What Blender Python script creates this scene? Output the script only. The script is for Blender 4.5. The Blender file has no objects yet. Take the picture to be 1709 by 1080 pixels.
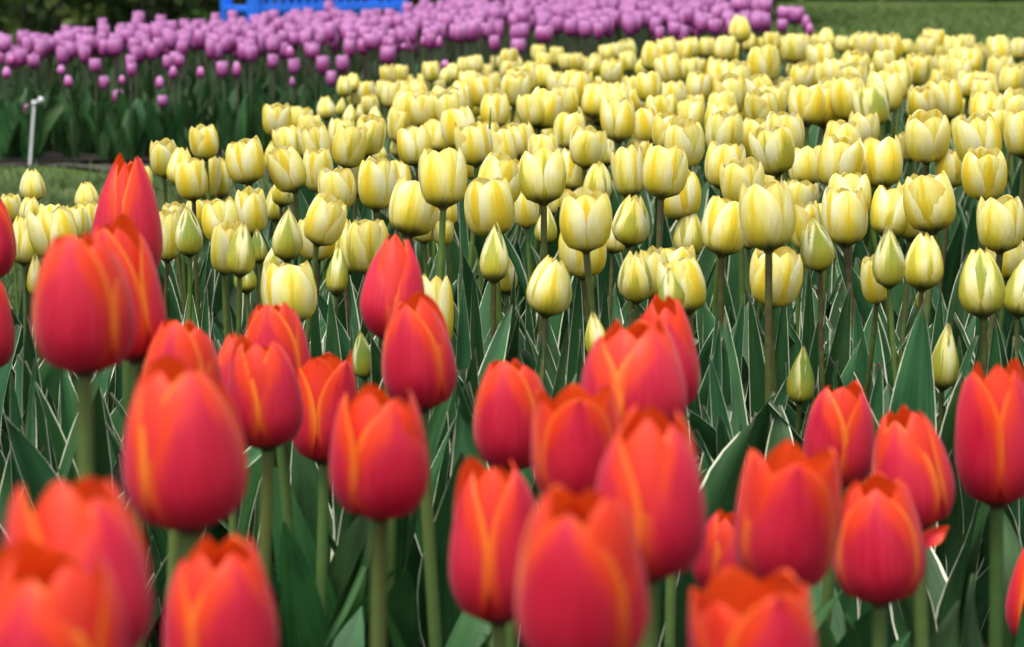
import bpy, math, random
from math import sin, cos, pi, radians, sqrt
from mathutils import Vector, Matrix, Quaternion

scene = bpy.context.scene
col = scene.collection
R = random.Random(11)

# ------------------------------------------------------------------ camera
PITCH = radians(9.43)
HC = 0.76                      # camera height, metres
FPX = 4035.0                   # focal length in photograph pixels
cd = bpy.data.cameras.new('camera')
cam = bpy.data.objects.new('camera', cd)
col.objects.link(cam)
cam.location = (0, 0, HC)
cam.rotation_euler = (pi / 2 - PITCH, 0, 0)
cd.sensor_width = 36.0
cd.lens = FPX / 1709 * 36.0
cd.clip_start, cd.clip_end = 0.05, 400
cd.dof.use_dof = True
cd.dof.focus_distance = 3.0
cd.dof.aperture_fstop = 9.2
scene.camera = cam

# ------------------------------------------------------------------ sky, sun, exposure
SUN_EL, SUN_AZ = radians(70), radians(215)      # soft overcast light from behind the camera, to the left
w = bpy.data.worlds.new('World')
scene.world = w
w.use_nodes = True
wt = w.node_tree
sky = wt.nodes.new('ShaderNodeTexSky')
sky.sky_type = 'NISHITA'
sky.sun_disc = False
sky.sun_elevation = SUN_EL
sky.sun_rotation = SUN_AZ
sky.air_density = 1.0
sky.dust_density = 6.0
sky.ozone_density = 0.6
hs = wt.nodes.new('ShaderNodeHueSaturation')      # the white light of an overcast sky
hs.inputs['Saturation'].default_value = 0.45
wt.links.new(sky.outputs[0], hs.inputs['Color'])
wt.links.new(hs.outputs[0], wt.nodes['Background'].inputs[0])
wt.nodes['Background'].inputs[1].default_value = 0.15
sl = bpy.data.lights.new('sun', 'SUN')
sl.energy = 1.15
sl.angle = radians(25)
sl.color = (1.0, 0.98, 0.94)
so = bpy.data.objects.new('sun', sl)
col.objects.link(so)
sd = Vector((sin(SUN_AZ) * cos(SUN_EL), cos(SUN_AZ) * cos(SUN_EL), sin(SUN_EL)))
so.rotation_euler = sd.to_track_quat('Z', 'Y').to_euler()
so.location = sd * 30
scene.view_settings.view_transform = 'Standard'
scene.view_settings.look = 'None'
scene.view_settings.gamma = 1.0
scene.view_settings.exposure = 1.1
scene.render.engine = 'CYCLES'
scene.cycles.use_denoising = True
scene.cycles.max_bounces = 6
scene.cycles.transparent_max_bounces = 6


def at(px, py, d):
    """point seen at photograph pixel px, py at depth d along the camera axis"""
    xc = (px - 854.5) / FPX * d
    yc = -(py - 540.0) / FPX * d
    return Vector((xc, yc * sin(PITCH) + d * cos(PITCH), HC + yc * cos(PITCH) - d * sin(PITCH)))


# ------------------------------------------------------------------ node helper
class NT:
    def __init__(self, name):
        self.m = bpy.data.materials.new(name)
        self.m.use_nodes = True
        self.t = self.m.node_tree
        self.t.nodes.clear()
        self.out = self.t.nodes.new('ShaderNodeOutputMaterial')

    def put(self, sock, v):
        if isinstance(v, bpy.types.NodeSocket):
            self.t.links.new(v, sock)
        elif isinstance(v, (tuple, list)):
            sock.default_value = tuple(v) + ((1.0,) if len(v) == 3 and sock.type == 'RGBA' else ())
        else:
            sock.default_value = v

    def node(self, typ, ins=None, **props):
        n = self.t.nodes.new(typ)
        for k, v in props.items():
            setattr(n, k, v)
        for k, v in (ins or {}).items():
            self.put(n.inputs[k], v)
        return n

    def math(self, op, a, b=0.0, c=None, clamp=False):
        n = self.node('ShaderNodeMath', operation=op, use_clamp=clamp)
        self.put(n.inputs[0], a)
        self.put(n.inputs[1], b)
        if c is not None:
            self.put(n.inputs[2], c)
        return n.outputs[0]

    def mix(self, f, a, b):
        n = self.node('ShaderNodeMix', data_type='RGBA')
        self.put(n.inputs[0], f)
        self.put(n.inputs[6], a)
        self.put(n.inputs[7], b)
        return n.outputs[2]

    def ramp(self, x, lo, hi):
        """smooth 0..1 between lo and hi"""
        n = self.node('ShaderNodeMapRange', interpolation_type='SMOOTHSTEP')
        self.put(n.inputs[0], x)
        self.put(n.inputs[1], lo)
        self.put(n.inputs[2], hi)
        return n.outputs[0]

    def lin(self, x, lo, hi):
        n = self.node('ShaderNodeMapRange')
        self.put(n.inputs[0], x)
        self.put(n.inputs[1], lo)
        self.put(n.inputs[2], hi)
        return n.outputs[0]

    def uv(self):
        s = self.node('ShaderNodeSeparateXYZ', {0: self.node('ShaderNodeUVMap').outputs[0]})
        u, v = s.outputs[0], s.outputs[1]
        cu = self.math('MULTIPLY', self.math('ABSOLUTE', self.math('SUBTRACT', u, 0.5)), 2.0)
        return u, v, cu

    def info(self):
        n = self.node('ShaderNodeObjectInfo')
        s = self.node('ShaderNodeSeparateColor', {0: n.outputs['Color']})
        return n.outputs['Random'], s.outputs[0], s.outputs[1], s.outputs[2]

    def noise(self, x, y, z, scale=1.0, detail=2.0, rough=0.5):
        c = self.node('ShaderNodeCombineXYZ', {0: x, 1: y, 2: z})
        return self.node('ShaderNodeTexNoise', {'Vector': c.outputs[0], 'Scale': scale, 'Detail': detail, 'Roughness': rough}).outputs[0]

    def onoise(self, scale, detail=3.0, rough=0.55):
        tc = self.node('ShaderNodeTexCoord')
        return self.node('ShaderNodeTexNoise', {'Vector': tc.outputs['Object'], 'Scale': scale, 'Detail': detail, 'Roughness': rough}).outputs[0]

    def bump(self, h, strength, dist):
        return self.node('ShaderNodeBump', {'Strength': strength, 'Distance': dist, 'Height': h}).outputs[0]

    def finish(self, colr, rough=0.5, spec=0.4, trans=0.0, tcol=None, normal=None, sheen=0.0, sheen_tint=None, coat=0.0):
        p = self.node('ShaderNodeBsdfPrincipled', {'Base Color': colr, 'Roughness': rough, 'Specular IOR Level': spec})
        if normal is not None:
            self.put(p.inputs['Normal'], normal)
        if sheen:
            p.inputs['Sheen Weight'].default_value = sheen
            p.inputs['Sheen Roughness'].default_value = 0.4
            if sheen_tint:
                self.put(p.inputs['Sheen Tint'], sheen_tint)
        res = p.outputs[0]
        if trans:
            tr = self.node('ShaderNodeBsdfTranslucent', {'Color': tcol if tcol is not None else colr})
            ms = self.node('ShaderNodeMixShader', {0: trans, 1: res, 2: tr.outputs[0]})
            res = ms.outputs[0]
        self.t.links.new(res, self.out.inputs[0])
        return self.m


def mat_yellow():
    """object colour: r = how green the flames are, g = a random number of the flower, b = 1 for the inner petals"""
    k = NT('yellow_petal')
    u, v, cu = k.uv()
    rnd, green, frnd, inner = k.info()
    z = k.math('MULTIPLY', rnd, 37.0)
    st = k.noise(k.math('MULTIPLY', u, 16.0), k.math('MULTIPLY', v, 2.2), z, 1.0, 3.0, 0.6)
    fine = k.noise(k.math('MULTIPLY', u, 60.0), k.math('MULTIPLY', v, 3.0), z, 1.0, 2.0)
    big = k.noise(k.math('MULTIPLY', u, 2.5), k.math('MULTIPLY', v, 2.0), z, 1.0, 1.0)
    sn = k.math('SUBTRACT', st, 0.5)
    cream = k.mix(k.ramp(cu, 0.20, 0.80), (0.87, 0.83, 0.25), (0.91, 0.90, 0.60))
    cream = k.mix(k.math('MULTIPLY', k.ramp(big, 0.42, 0.68), 0.5), cream, (0.87, 0.77, 0.12))
    # feathered yellow flame up the middle
    wv = k.math('ADD', k.math('SUBTRACT', k.math('ADD', 0.42, k.math('MULTIPLY', rnd, 0.36)), k.math('MULTIPLY', v, 0.56)), k.math('MULTIPLY', sn, 1.2))
    flame = k.lin(k.math('SUBTRACT', wv, cu), -0.04, 0.14)
    c = k.mix(k.math('MULTIPLY', flame, 0.88), cream, (0.85, 0.68, 0.045))
    wc = k.math('ADD', k.math('ADD', 0.04, k.math('MULTIPLY', rnd, 0.16)), k.math('MULTIPLY', sn, 0.30))
    rib = k.lin(k.math('SUBTRACT', wc, cu), -0.03, 0.05)
    c = k.mix(k.math('MULTIPLY', rib, 0.88), c, (0.86, 0.62, 0.025))
    # inner petals: yolk-yellow edges
    c = k.mix(k.math('MULTIPLY', inner, k.math('MULTIPLY', k.ramp(cu, 0.35, 0.75), 0.75)), c, (0.85, 0.62, 0.06))
    # green flame rising from the base
    wg = k.math('ADD', k.math('SUBTRACT', k.math('ADD', k.math('MULTIPLY', green, 1.2), 0.10), k.math('MULTIPLY', v, 0.80)), k.math('MULTIPLY', sn, 1.0))
    gm = k.lin(k.math('SUBTRACT', wg, cu), -0.03, 0.22)
    gc = k.mix(green, (0.44, 0.43, 0.05), (0.20, 0.31, 0.045))
    c = k.mix(k.math('MULTIPLY', gm, k.math('ADD', 0.50, k.math('MULTIPLY', green, 0.42))), c, gc)
    # deeper, greener yellow towards the base
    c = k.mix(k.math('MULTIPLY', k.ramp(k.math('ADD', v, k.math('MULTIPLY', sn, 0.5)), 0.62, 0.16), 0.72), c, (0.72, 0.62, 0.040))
    # yellow to orange tip
    c = k.mix(k.math('MULTIPLY', k.ramp(v, 0.90, 1.0), 0.40), c, (0.86, 0.58, 0.05))
    # dark olive base, widened upwards to paint in the cup's self-shadow
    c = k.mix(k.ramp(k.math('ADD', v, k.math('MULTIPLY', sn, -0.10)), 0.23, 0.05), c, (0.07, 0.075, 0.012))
    c = k.mix(k.math('MULTIPLY', k.ramp(fine, 0.45, 0.75), 0.12), c, (0.70, 0.62, 0.25))
    tone = k.math('ADD', 0.92, k.math('MULTIPLY', frnd, 0.10))
    hsv = k.node('ShaderNodeHueSaturation', {'Value': tone, 'Color': c})
    nb = k.bump(k.math('ADD', fine, k.math('MULTIPLY', st, 1.5)), 0.45, 0.003)
    return k.finish(hsv.outputs[0], 0.5, 0.3, 0.38, None, nb)


def mat_red():
    k = NT('red_petal')
    u, v, cu = k.uv()
    rnd, a, frnd, inner = k.info()
    z = k.math('MULTIPLY', rnd, 53.0)
    st = k.math('SUBTRACT', k.noise(k.math('MULTIPLY', u, 14.0), k.math('MULTIPLY', v, 1.6), z, 1.0, 3.0, 0.6), 0.5)
    big = k.noise(k.math('MULTIPLY', u, 2.0), k.math('MULTIPLY', v, 2.0), z, 1.0, 1.0)
    fst = k.math('SUBTRACT', k.noise(k.math('MULTIPLY', u, 42.0), k.math('MULTIPLY', v, 2.0), z, 1.0, 3.0, 0.65), 0.5)
    c = k.mix(k.ramp(big, 0.35, 0.7), (0.50, 0.006, 0.034), (0.60, 0.018, 0.046))
    c = k.mix(k.math('MULTIPLY', k.ramp(fst, -0.02, 0.16), 0.35), c, (0.72, 0.05, 0.09))
    # crimson bloom in the middle of the outer face, orange-red towards edges and tip
    e = k.math('ADD', k.math('ADD', k.math('ADD', cu, k.math('MULTIPLY', st, 0.7)), k.math('MULTIPLY', fst, 0.35)), k.math('MULTIPLY', k.ramp(v, 0.40, 1.0), k.math('ADD', 0.45, k.math('MULTIPLY', rnd, 0.4))))
    c = k.mix(k.ramp(e, 0.60, 1.10), c, (0.72, 0.042, 0.006))
    mg = k.math('ADD', cu, k.math('ADD', k.math('MULTIPLY', st, 0.22), k.math('MULTIPLY', fst, 0.14)))
    c = k.mix(k.math('MULTIPLY', k.math('MULTIPLY', k.ramp(mg, 0.80, 1.0), k.ramp(v, 0.12, 0.5)), k.math('ADD', 0.45, k.math('MULTIPLY', rnd, 0.5))), c, (0.86, 0.25, 0.020))
    c = k.mix(k.math('MULTIPLY', inner, k.math('ADD', 0.3, k.math('MULTIPLY', k.ramp(v, 0.3, 0.9), 0.5))), c, (0.72, 0.040, 0.005))
    back = k.node('ShaderNodeNewGeometry').outputs['Backfacing']
    c = k.mix(k.math('MULTIPLY', back, 0.9), c, (0.76, 0.07, 0.006))
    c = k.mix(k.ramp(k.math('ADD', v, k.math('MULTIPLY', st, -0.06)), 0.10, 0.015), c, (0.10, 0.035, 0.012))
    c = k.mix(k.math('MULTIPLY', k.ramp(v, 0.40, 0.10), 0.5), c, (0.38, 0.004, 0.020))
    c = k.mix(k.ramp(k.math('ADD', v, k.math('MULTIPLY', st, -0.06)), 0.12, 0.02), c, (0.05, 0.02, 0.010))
    fine = k.noise(k.math('MULTIPLY', u, 70.0), k.math('MULTIPLY', v, 2.5), z, 1.0, 2.0)
    nb = k.bump(fine, 0.2, 0.002)
    return k.finish(c, 0.46, 0.36, 0.33, None, nb, 0.18, (1.0, 0.5, 0.7))


def mat_purple():
    k = NT('purple_petal')
    u, v, cu = k.uv()
    rnd, a, frnd, inner = k.info()
    z = k.math('MULTIPLY', rnd, 53.0)
    st = k.noise(k.math('MULTIPLY', u, 9.0), k.math('MULTIPLY', v, 1.6), z, 1.0, 2.0)
    body = k.mix(frnd, (0.34, 0.030, 0.19), (0.48, 0.13, 0.38))
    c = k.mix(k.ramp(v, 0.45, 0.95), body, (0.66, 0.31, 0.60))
    c = k.mix(k.math('MULTIPLY', k.ramp(cu, 0.4, 1.0), 0.5), c, (0.55, 0.20, 0.48))
    c = k.mix(k.math('MULTIPLY', k.ramp(st, 0.45, 0.7), 0.5), c, (0.24, 0.018, 0.15))
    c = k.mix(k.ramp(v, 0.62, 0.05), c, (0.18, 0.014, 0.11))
    return k.finish(c, 0.5, 0.4, 0.25)


def mat_leaf(name, margin, dark, light):
    k = NT(name)
    u, v, cu = k.uv()
    rnd, a, b, c3 = k.info()
    z = k.math('MULTIPLY', rnd, 41.0)
    vein = k.noise(k.math('MULTIPLY', u, 38.0), k.math('MULTIPLY', v, 1.2), z, 1.0, 2.0)
    big = k.noise(k.math('MULTIPLY', u, 2.0), k.math('MULTIPLY', v, 4.0), z, 1.0, 2.0)
    c = k.mix(k.ramp(big, 0.35, 0.7), dark, light)
    c = k.mix(k.math('MULTIPLY', k.ramp(vein, 0.45, 0.7), 0.35), c, tuple(x * 1.7 + 0.006 for x in light))
    hsv = k.node('ShaderNodeHueSaturation', {'Hue': k.math('ADD', 0.475, k.math('MULTIPLY', rnd, 0.045)), 'Value': k.math('ADD', 0.75, k.math('MULTIPLY', rnd, 0.5)), 'Color': c})
    c = hsv.outputs[0]
    if margin:
        wob = k.noise(0.0, k.math('MULTIPLY', v, 9.0), z, 1.0, 2.0)
        edge = k.math('ADD', cu, k.math('MULTIPLY', k.math('SUBTRACT', wob, 0.5), 0.10))
        mw = k.math('ADD', 0.865, k.math('MULTIPLY', k.noise(z, 0.3, 0.7, 1.0, 0.0), 0.10))
        c = k.mix(k.math('MULTIPLY', k.ramp(k.math('SUBTRACT', edge, mw), 0.0, 0.03), k.math('ADD', 0.45, k.math('MULTIPLY', k.noise(0.7, z, 0.2, 1.0, 0.0), 0.9)), clamp=True), c, (0.68, 0.70, 0.50))
        tipr = k.math('MULTIPLY', k.ramp(v, 0.95, 1.0), 0.25)
        c = k.mix(tipr, c, (0.34, 0.22, 0.20))
    nb = k.bump(vein, 0.25, 0.002)
    return k.finish(c, 0.48, 0.30, 0.14, None, nb)


def mat_stem(name, low, high):
    k = NT(name)
    u, v, cu = k.uv()
    rnd, a, b, c3 = k.info()
    n = k.onoise(30, 2)
    f = k.math('MULTIPLY', k.ramp(v, 0.25, 0.9), k.math('ADD', 0.15, k.math('MULTIPLY', rnd, 0.85)), clamp=True)
    c = k.mix(f, low, high)
    c = k.mix(k.math('MULTIPLY', k.ramp(n, 0.4, 0.7), 0.3), c, tuple(x * 1.5 for x in low))
    return k.finish(c, 0.4, 0.45)


def mat_noise(name, cols, scale, rough=0.8, bump=0.0, bdist=0.02, spec=0.3, scale2=None, trans=0.0):
    k = NT(name)
    n1 = k.onoise(scale, 6, 0.65)
    n2 = k.onoise(scale2 or scale * 0.13, 3)
    c = k.mix(k.ramp(n1, 0.35, 0.65), cols[0], cols[1])
    if len(cols) > 2:
        c = k.mix(k.math('MULTIPLY', k.ramp(n2, 0.45, 0.65), 0.8), c, cols[2])
    nb = k.bump(n1, bump, bdist) if bump else None
    return k.finish(c, rough, spec, trans, None, nb)


M_Y, M_RED, M_P = mat_yellow(), mat_red(), mat_purple()
M_LY = mat_leaf('variegated_leaf', True, (0.013, 0.060, 0.016), (0.027, 0.096, 0.028))
M_LR = mat_leaf('green_leaf', False, (0.012, 0.054, 0.011), (0.030, 0.098, 0.023))
M_LP = mat_leaf('dark_leaf', False, (0.014, 0.054, 0.013), (0.034, 0.092, 0.024))
M_SY = mat_stem('yellow_tulip_stem', (0.065, 0.13, 0.018), (0.065, 0.038, 0.022))
M_SR = mat_stem('red_tulip_stem', (0.05, 0.11, 0.028), (0.11, 0.13, 0.03))
M_SP = mat_stem('purple_tulip_stem', (0.035, 0.075, 0.025), (0.06, 0.035, 0.035))
M_PISTIL = mat_noise('pistil', ((0.02, 0.02, 0.01), (0.10, 0.09, 0.02)), 30)
M_SOIL = mat_noise('soil', ((0.006, 0.005, 0.004), (0.026, 0.020, 0.015), (0.016, 0.012, 0.009)), 60, 0.95, 0.9, 0.02)
M_DIRT = mat_noise('dirt', ((0.035, 0.030, 0.024), (0.075, 0.065, 0.055), (0.04, 0.048, 0.022)), 40, 0.95, 0.8, 0.02)
M_LAWN = mat_noise('lawn', ((0.038, 0.072, 0.011), (0.062, 0.098, 0.019), (0.068, 0.095, 0.026)), 24, 0.9, 0.8, 0.03, 0.2, 1.2)
M_GRASS = mat_noise('grass_blade', ((0.045, 0.085, 0.022), (0.095, 0.14, 0.05)), 14, 0.7, spec=0.3, trans=0.15)
M_TURF = mat_noise('turf_blade', ((0.040, 0.078, 0.012), (0.064, 0.104, 0.021)), 14, 0.7, spec=0.3, trans=0.15)
M_HEDGE = mat_noise('hedge_leaf', ((0.018, 0.040, 0.007), (0.045, 0.080, 0.012), (0.07, 0.095, 0.016)), 5, 0.7, trans=0.1)
M_SHRUB = mat_noise('bright_shrub_leaf', ((0.03, 0.09, 0.008), (0.05, 0.13, 0.015)), 12, 0.6, trans=0.15)
M_BARK = mat_noise('bark', ((0.03, 0.025, 0.02), (0.10, 0.09, 0.08)), 14, 0.9, 0.9, 0.03)
M_BLUE = mat_noise('blue_paint', ((0.012, 0.135, 0.70), (0.016, 0.16, 0.78)), 9, 0.42, 0.1, 0.003, 0.5)
M_WHITE = mat_noise('white_plastic', ((0.40, 0.41, 0.43), (0.52, 0.53, 0.55)), 18, 0.45)


# ------------------------------------------------------------------ mesh helpers
def mesh(name, verts, faces, mat, uvs=None, smooth=True):
    m = bpy.data.meshes.new(name)
    m.from_pydata([tuple(v) for v in verts], [], faces)
    if uvs:
        l = m.uv_layers.new(name='UVMap')
        for lp in m.loops:
            l.data[lp.index].uv = uvs[lp.vertex_index]
    m.materials.append(mat)
    if smooth:
        m.polygons.foreach_set('use_smooth', [True] * len(m.polygons))
    m.update()
    return m


def obj(name, data, parent=None):
    o = bpy.data.objects.new(name, data)
    col.objects.link(o)
    o.parent = parent
    return o


def tag(o, label=None, cat=None, group=None, kind=None):
    if label:
        o['label'] = label
    if cat:
        o['category'] = cat
    if group:
        o['group'] = group
    if kind:
        o['kind'] = kind
    return o


def grid_faces(nu, nv, off=0, wrap=False):
    f = []
    for j in range(nv - 1):
        for i in range(nu if wrap else nu - 1):
            i2 = (i + 1) % nu
            f.append((off + j * nu + i, off + j * nu + i2, off + (j + 1) * nu + i2, off + (j + 1) * nu + i))
    return f


def spline(pts, t):
    """Catmull-Rom through (x, y) points with x rising"""
    n = len(pts)
    for i in range(n - 1):
        if t <= pts[i + 1][0] or i == n - 2:
            x0, x1 = pts[i][0], pts[i + 1][0]
            s = (t - x0) / (x1 - x0)
            p1, p2 = pts[i][1], pts[i + 1][1]
            m1 = (pts[i + 1][1] - pts[i - 1][1]) / (pts[i + 1][0] - pts[i - 1][0]) if i > 0 else (p2 - p1) / (x1 - x0)
            m2 = (pts[i + 2][1] - pts[i][1]) / (pts[i + 2][0] - pts[i][0]) if i < n - 2 else (p2 - p1) / (x1 - x0)
            h = x1 - x0
            return ((2 * s**3 - 3 * s**2 + 1) * p1 + (s**3 - 2 * s**2 + s) * h * m1 + (-2 * s**3 + 3 * s**2) * p2 + (s**3 - s**2) * h * m2)


PROF = {
    'w': [(0, .10), (.03, .42), (.11, .72), (.27, .94), (.46, 1.0), (.74, .98), (1.0, .92)],
    'o': [(0, .10), (.03, .40), (.11, .68), (.26, .90), (.46, .99), (.66, .99), (.86, .91), (1.0, .76)],
    'c': [(0, .10), (.04, .44), (.15, .78), (.32, 1.0), (.52, .96), (.78, .72), (1.0, .34)],
    'b': [(0, .14), (.04, .48), (.16, .84), (.33, 1.0), (.52, .88), (.78, .50), (1.0, .05)],
    'r': [(0, .10), (.03, .42), (.11, .76), (.27, .98), (.46, 1.0), (.74, .86), (.92, .66), (1.0, .50)],
    'p': [(0, .10), (.04, .40), (.12, .70), (.30, .93), (.52, 1.0), (.78, .98), (1.0, .90)],
}
EXPO = {'o': 2.7, 'c': 2.5, 'b': 2.2, 'r': 2.7, 'p': 3.0, 'w': 2.3}
AMAX = {'w': 60, 'o': 61, 'c': 65, 'b': 68, 'r': 64, 'p': 62}
TIPQ = {'w': .66, 'o': .56, 'c': .66, 'b': .8, 'r': .60, 'p': .55}


def petal_geo(kind, az, outer, rg, nu=9, nv=13):
    pts = PROF[kind]
    rs = rg.uniform(.985, 1.0) if outer else rg.uniform(.87, .90)
    if not outer and kind in 'rwp':
        rs += .02
    hs = rg.uniform(.93, 1.0) if outer else rg.uniform(.95, 1.02)
    if kind == 'r' and outer and rg.random() < .3:
        hs -= .07
    am = radians(AMAX[kind] * rg.uniform(.94, 1.04))
    if not outer and kind == 'b':
        hs *= .95
    edge = rg.uniform(.09, .13) if outer else .07
    if kind in 'rwp':
        edge *= .65
    ph, ph2 = rg.uniform(0, 6.28), rg.uniform(0, 6.28)
    lean = (rg.uniform(-.08, .05) + (.12 if rg.random() < .12 else 0)) * (1.4 if kind in 'or' else .5)
    q = TIPQ[kind] * rg.uniform(.8, 1.3)
    skew = rg.uniform(-.10, .10)
    verts, uvs = [], []
    for j in range(nv):
        t = j / (nv - 1)
        v = 1 - (1 - t) ** 1.45
        r = spline(pts, v) * rs
        if v < .40:
            f = .60 + .40 * sin(pi / 2 * v / .40)
        else:
            f = max(0.0, 1 - ((v - .40) / .60) ** EXPO[kind]) ** q
        f = max(f, .015)
        for i in range(nu):
            u = -1 + 2 * i / (nu - 1)
            uu = u * abs(u) ** .12
            a = az + uu * am * f + skew * v * v * .4
            rad = r * (1 - edge * u * u * min(1, v * 3))
            rad += .022 * sin(2.6 * u + ph) * v + .010 * sin(7 * v + ph2 + 2 * u) * v
            rad += (.022 if kind in 'oc' else -.016) * math.exp(-(u / .13) ** 2) * min(1, v * 2.5) * (.5 if kind == 'b' else 1)
            rad += lean * v * v
            rad += .035 * max(0, v - .82) / .18 * (abs(u) ** 2) * (1 if kind in 'o' else .3)
            z = v * hs + (.010 * sin(9 * u + ph) + .006 * sin(21 * u + ph2)) * v * v
            verts.append((cos(a) * rad, sin(a) * rad, z))
            uvs.append((u * .5 + .5, v))
    return verts, uvs, grid_faces(nu, nv)


def tube(path, rads, n=8, cap=False):
    verts, uvs = [], []
    L = len(path)
    for j, (p, r) in enumerate(zip(path, rads)):
        for i in range(n):
            a = 2 * pi * i / n
            verts.append((p[0] + cos(a) * r, p[1] + sin(a) * r, p[2]))
            uvs.append((i / n, j / (L - 1)))
    faces = grid_faces(n, L, 0, True)
    if cap:
        faces.append(tuple(range((L - 1) * n, L * n)))
        faces.append(tuple(range(n - 1, -1, -1)))
    return verts, uvs, faces


def merge(parts):
    V, U, F = [], [], []
    for v, u, f in parts:
        o = len(V)
        V += v
        U += u
        F += [tuple(i + o for i in x) for x in f]
    return V, U, F


# flower core: receptacle and pistil inside the cup, in units of the flower (radius 1, height 1)
cv = tube([(0, 0, -.02), (0, 0, 0), (0, 0, .03), (0, 0, .06)], [.13, .17, .20, .10], 10, True)
cp = tube([(0, 0, .05), (0, 0, .25), (0, 0, .42), (0, 0, .46)], [.10, .13, .12, .16], 8, True)
st_parts = [cv, cp]
for i in range(6):
    a = i * pi / 3 + .3
    t = tube([(cos(a) * .14, sin(a) * .14, .05), (cos(a) * .26, sin(a) * .26, .2), (cos(a) * .30, sin(a) * .30, .36)], [.03, .035, .05], 5, True)
    st_parts.append(t)
CORE = mesh('flower_core', *[merge(st_parts)[i] for i in (0, 2)], M_PISTIL, merge(st_parts)[1])

# petal sets: several different flowers of each kind
VAR = {}


def petal_set(kind, seed, mat):
    rg = random.Random(seed)
    res = []
    for i in range(6):
        outer = i % 2 == 0
        g = petal_geo(kind, i * pi / 3 + rg.uniform(-.07, .07) - pi / 2, outer, rg)
        res.append((outer, g))
    return res


def build_sets(key, kind, n, mat):
    VAR[key] = []
    for s in range(n):
        ps = petal_set(kind, hash((ord(kind), s, len(key))) % 9999, mat)
        meshes = [(o, mesh('petal', g[0], g[2], mat, g[1])) for o, g in ps]
        V, U, F = merge([g for o, g in ps])
        VAR[key].append((meshes, mesh('flower', V, F, mat, U)))


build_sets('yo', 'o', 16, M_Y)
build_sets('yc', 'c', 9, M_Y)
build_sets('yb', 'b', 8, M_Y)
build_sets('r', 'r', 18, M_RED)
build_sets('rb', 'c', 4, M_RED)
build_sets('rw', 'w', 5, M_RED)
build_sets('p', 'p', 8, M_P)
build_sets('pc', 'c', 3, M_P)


def stem_mesh(name, seed, r0, r1, mat):
    rg = random.Random(seed)
    bx, by = rg.uniform(-.02, .02), rg.uniform(-.02, .02)
    path, rads = [], []
    for j in range(9):
        t = j / 8
        b = sin(pi * t) + .3 * sin(2 * pi * t)
        path.append((bx * b, by * b, t))
        rads.append(r0 + (r1 - r0) * t)
    V, U, F = tube(path, rads, 10)
    return mesh(name, V, F, mat, U)


STEM = {'y': [stem_mesh('stem', s, .0043, .0037, M_SY) for s in range(9)],
        'r': [stem_mesh('stem', s + 9, .0050, .0045, M_SR) for s in range(5)],
        'p': [stem_mesh('stem', s + 19, .0045, .0038, M_SP) for s in range(4)]}


def leaf_geo(base, mid, tip, width, fold, twist, rg, nu=7, nv=16, face=None):
    """a lanceolate leaf along a bezier from base to tip; face = direction its upper side looks"""
    verts, uvs = [], []
    base, mid, tip = Vector(base), Vector(mid), Vector(tip)
    ph = rg.uniform(0, 6.28)
    amp = rg.uniform(.03, .12) * width
    for j in range(nv):
        t = j / (nv - 1)
        p = base * (1 - t) ** 2 + mid * 2 * t * (1 - t) + tip * t * t
        d = ((mid - base) * 2 * (1 - t) + (tip - mid) * 2 * t).normalized()
        n = (face - d * face.dot(d)).normalized()
        tw = twist * t
        n = Quaternion(d, tw) @ n
        s = d.cross(n).normalized()
        wd = width * .5 * (min(1, .55 + 1.3 * t) if t < .35 else max(0.0, 1 - ((t - .35) / .65) ** 1.7) ** .85)
        wd = max(wd, .0004)
        fd = fold * (1 - .55 * t)
        for i in range(nu):
            u = -1 + 2 * i / (nu - 1)
            q = p + s * (u * wd * cos(fd * abs(u))) + n * (abs(u) ** 1.5 * wd * sin(fd)) + n * (amp * sin(9 * t + ph + (1.6 if u > 0 else 0)) * u * u * (1 if abs(u) > .5 else 0))
            verts.append(q)
            uvs.append((u * .5 + .5, t))
    return verts, uvs, grid_faces(nu, nv)


def leaf_var(seed, mat, L):
    rg = random.Random(seed)
    Ln = L * rg.uniform(.85, 1.1)
    out = Ln * (rg.uniform(.08, .30) if rg.random() < .75 else rg.uniform(.35, .55))
    rise = Ln * rg.uniform(.88, .98) - max(0, out - .3 * Ln) * .5
    mid = (out * rg.uniform(.05, .5), rg.uniform(-.02, .02), rise * .55)
    tip = (out, rg.uniform(-.04, .04), rise)
    g = leaf_geo((.006, 0, 0), mid, tip, rg.uniform(.050, .080), rg.uniform(.20, .60), rg.uniform(-.9, .9), rg, face=Vector((-1, 0, .25)))
    return mesh('leaf', g[0], g[2], mat, g[1])


LEAF = {'y': [leaf_var(100 + s, M_LY, .345) for s in range(22)],
        'r': [leaf_var(200 + s, M_LR, .31) for s in range(16)],
        'p': [leaf_var(300 + s, M_LP, .27) for s in range(8)]}

# ------------------------------------------------------------------ the ground
def sheet(name, pts, z, mat, kind='structure', zf=None):
    m = mesh(name, [(x, y, z) for x, y in pts], [tuple(range(len(pts)))], mat, smooth=False)
    o = obj(name, m)
    return tag(o, kind=kind)


def ground_z(x, y):
    """flat under the beds; the lawn drops a little behind the far bed, where the bench stands"""
    def ss(a, b, t):
        t = min(1, max(0, (t - a) / (b - a)))
        return t * t * (3 - 2 * t)
    return -0.22 * ss(10.8, 13.2, y) * ss(2.2, 0.6, x) * ss(24, 20, y)


gv, gf = [], []
xs = [-60, -30, -15] + [-8 + i * .5 for i in range(33)] + [15, 30, 60]
ys = [-20, -5, 0] + [i * .5 for i in range(1, 56)] + [35, 60, 120, 250]
for y in ys:
    for x in xs:
        gv.append((x, y, ground_z(x, y)))
gf = grid_faces(len(xs), len(ys))
tag(obj('ground', mesh('ground', gv, gf, M_LAWN)), kind='structure')


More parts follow.
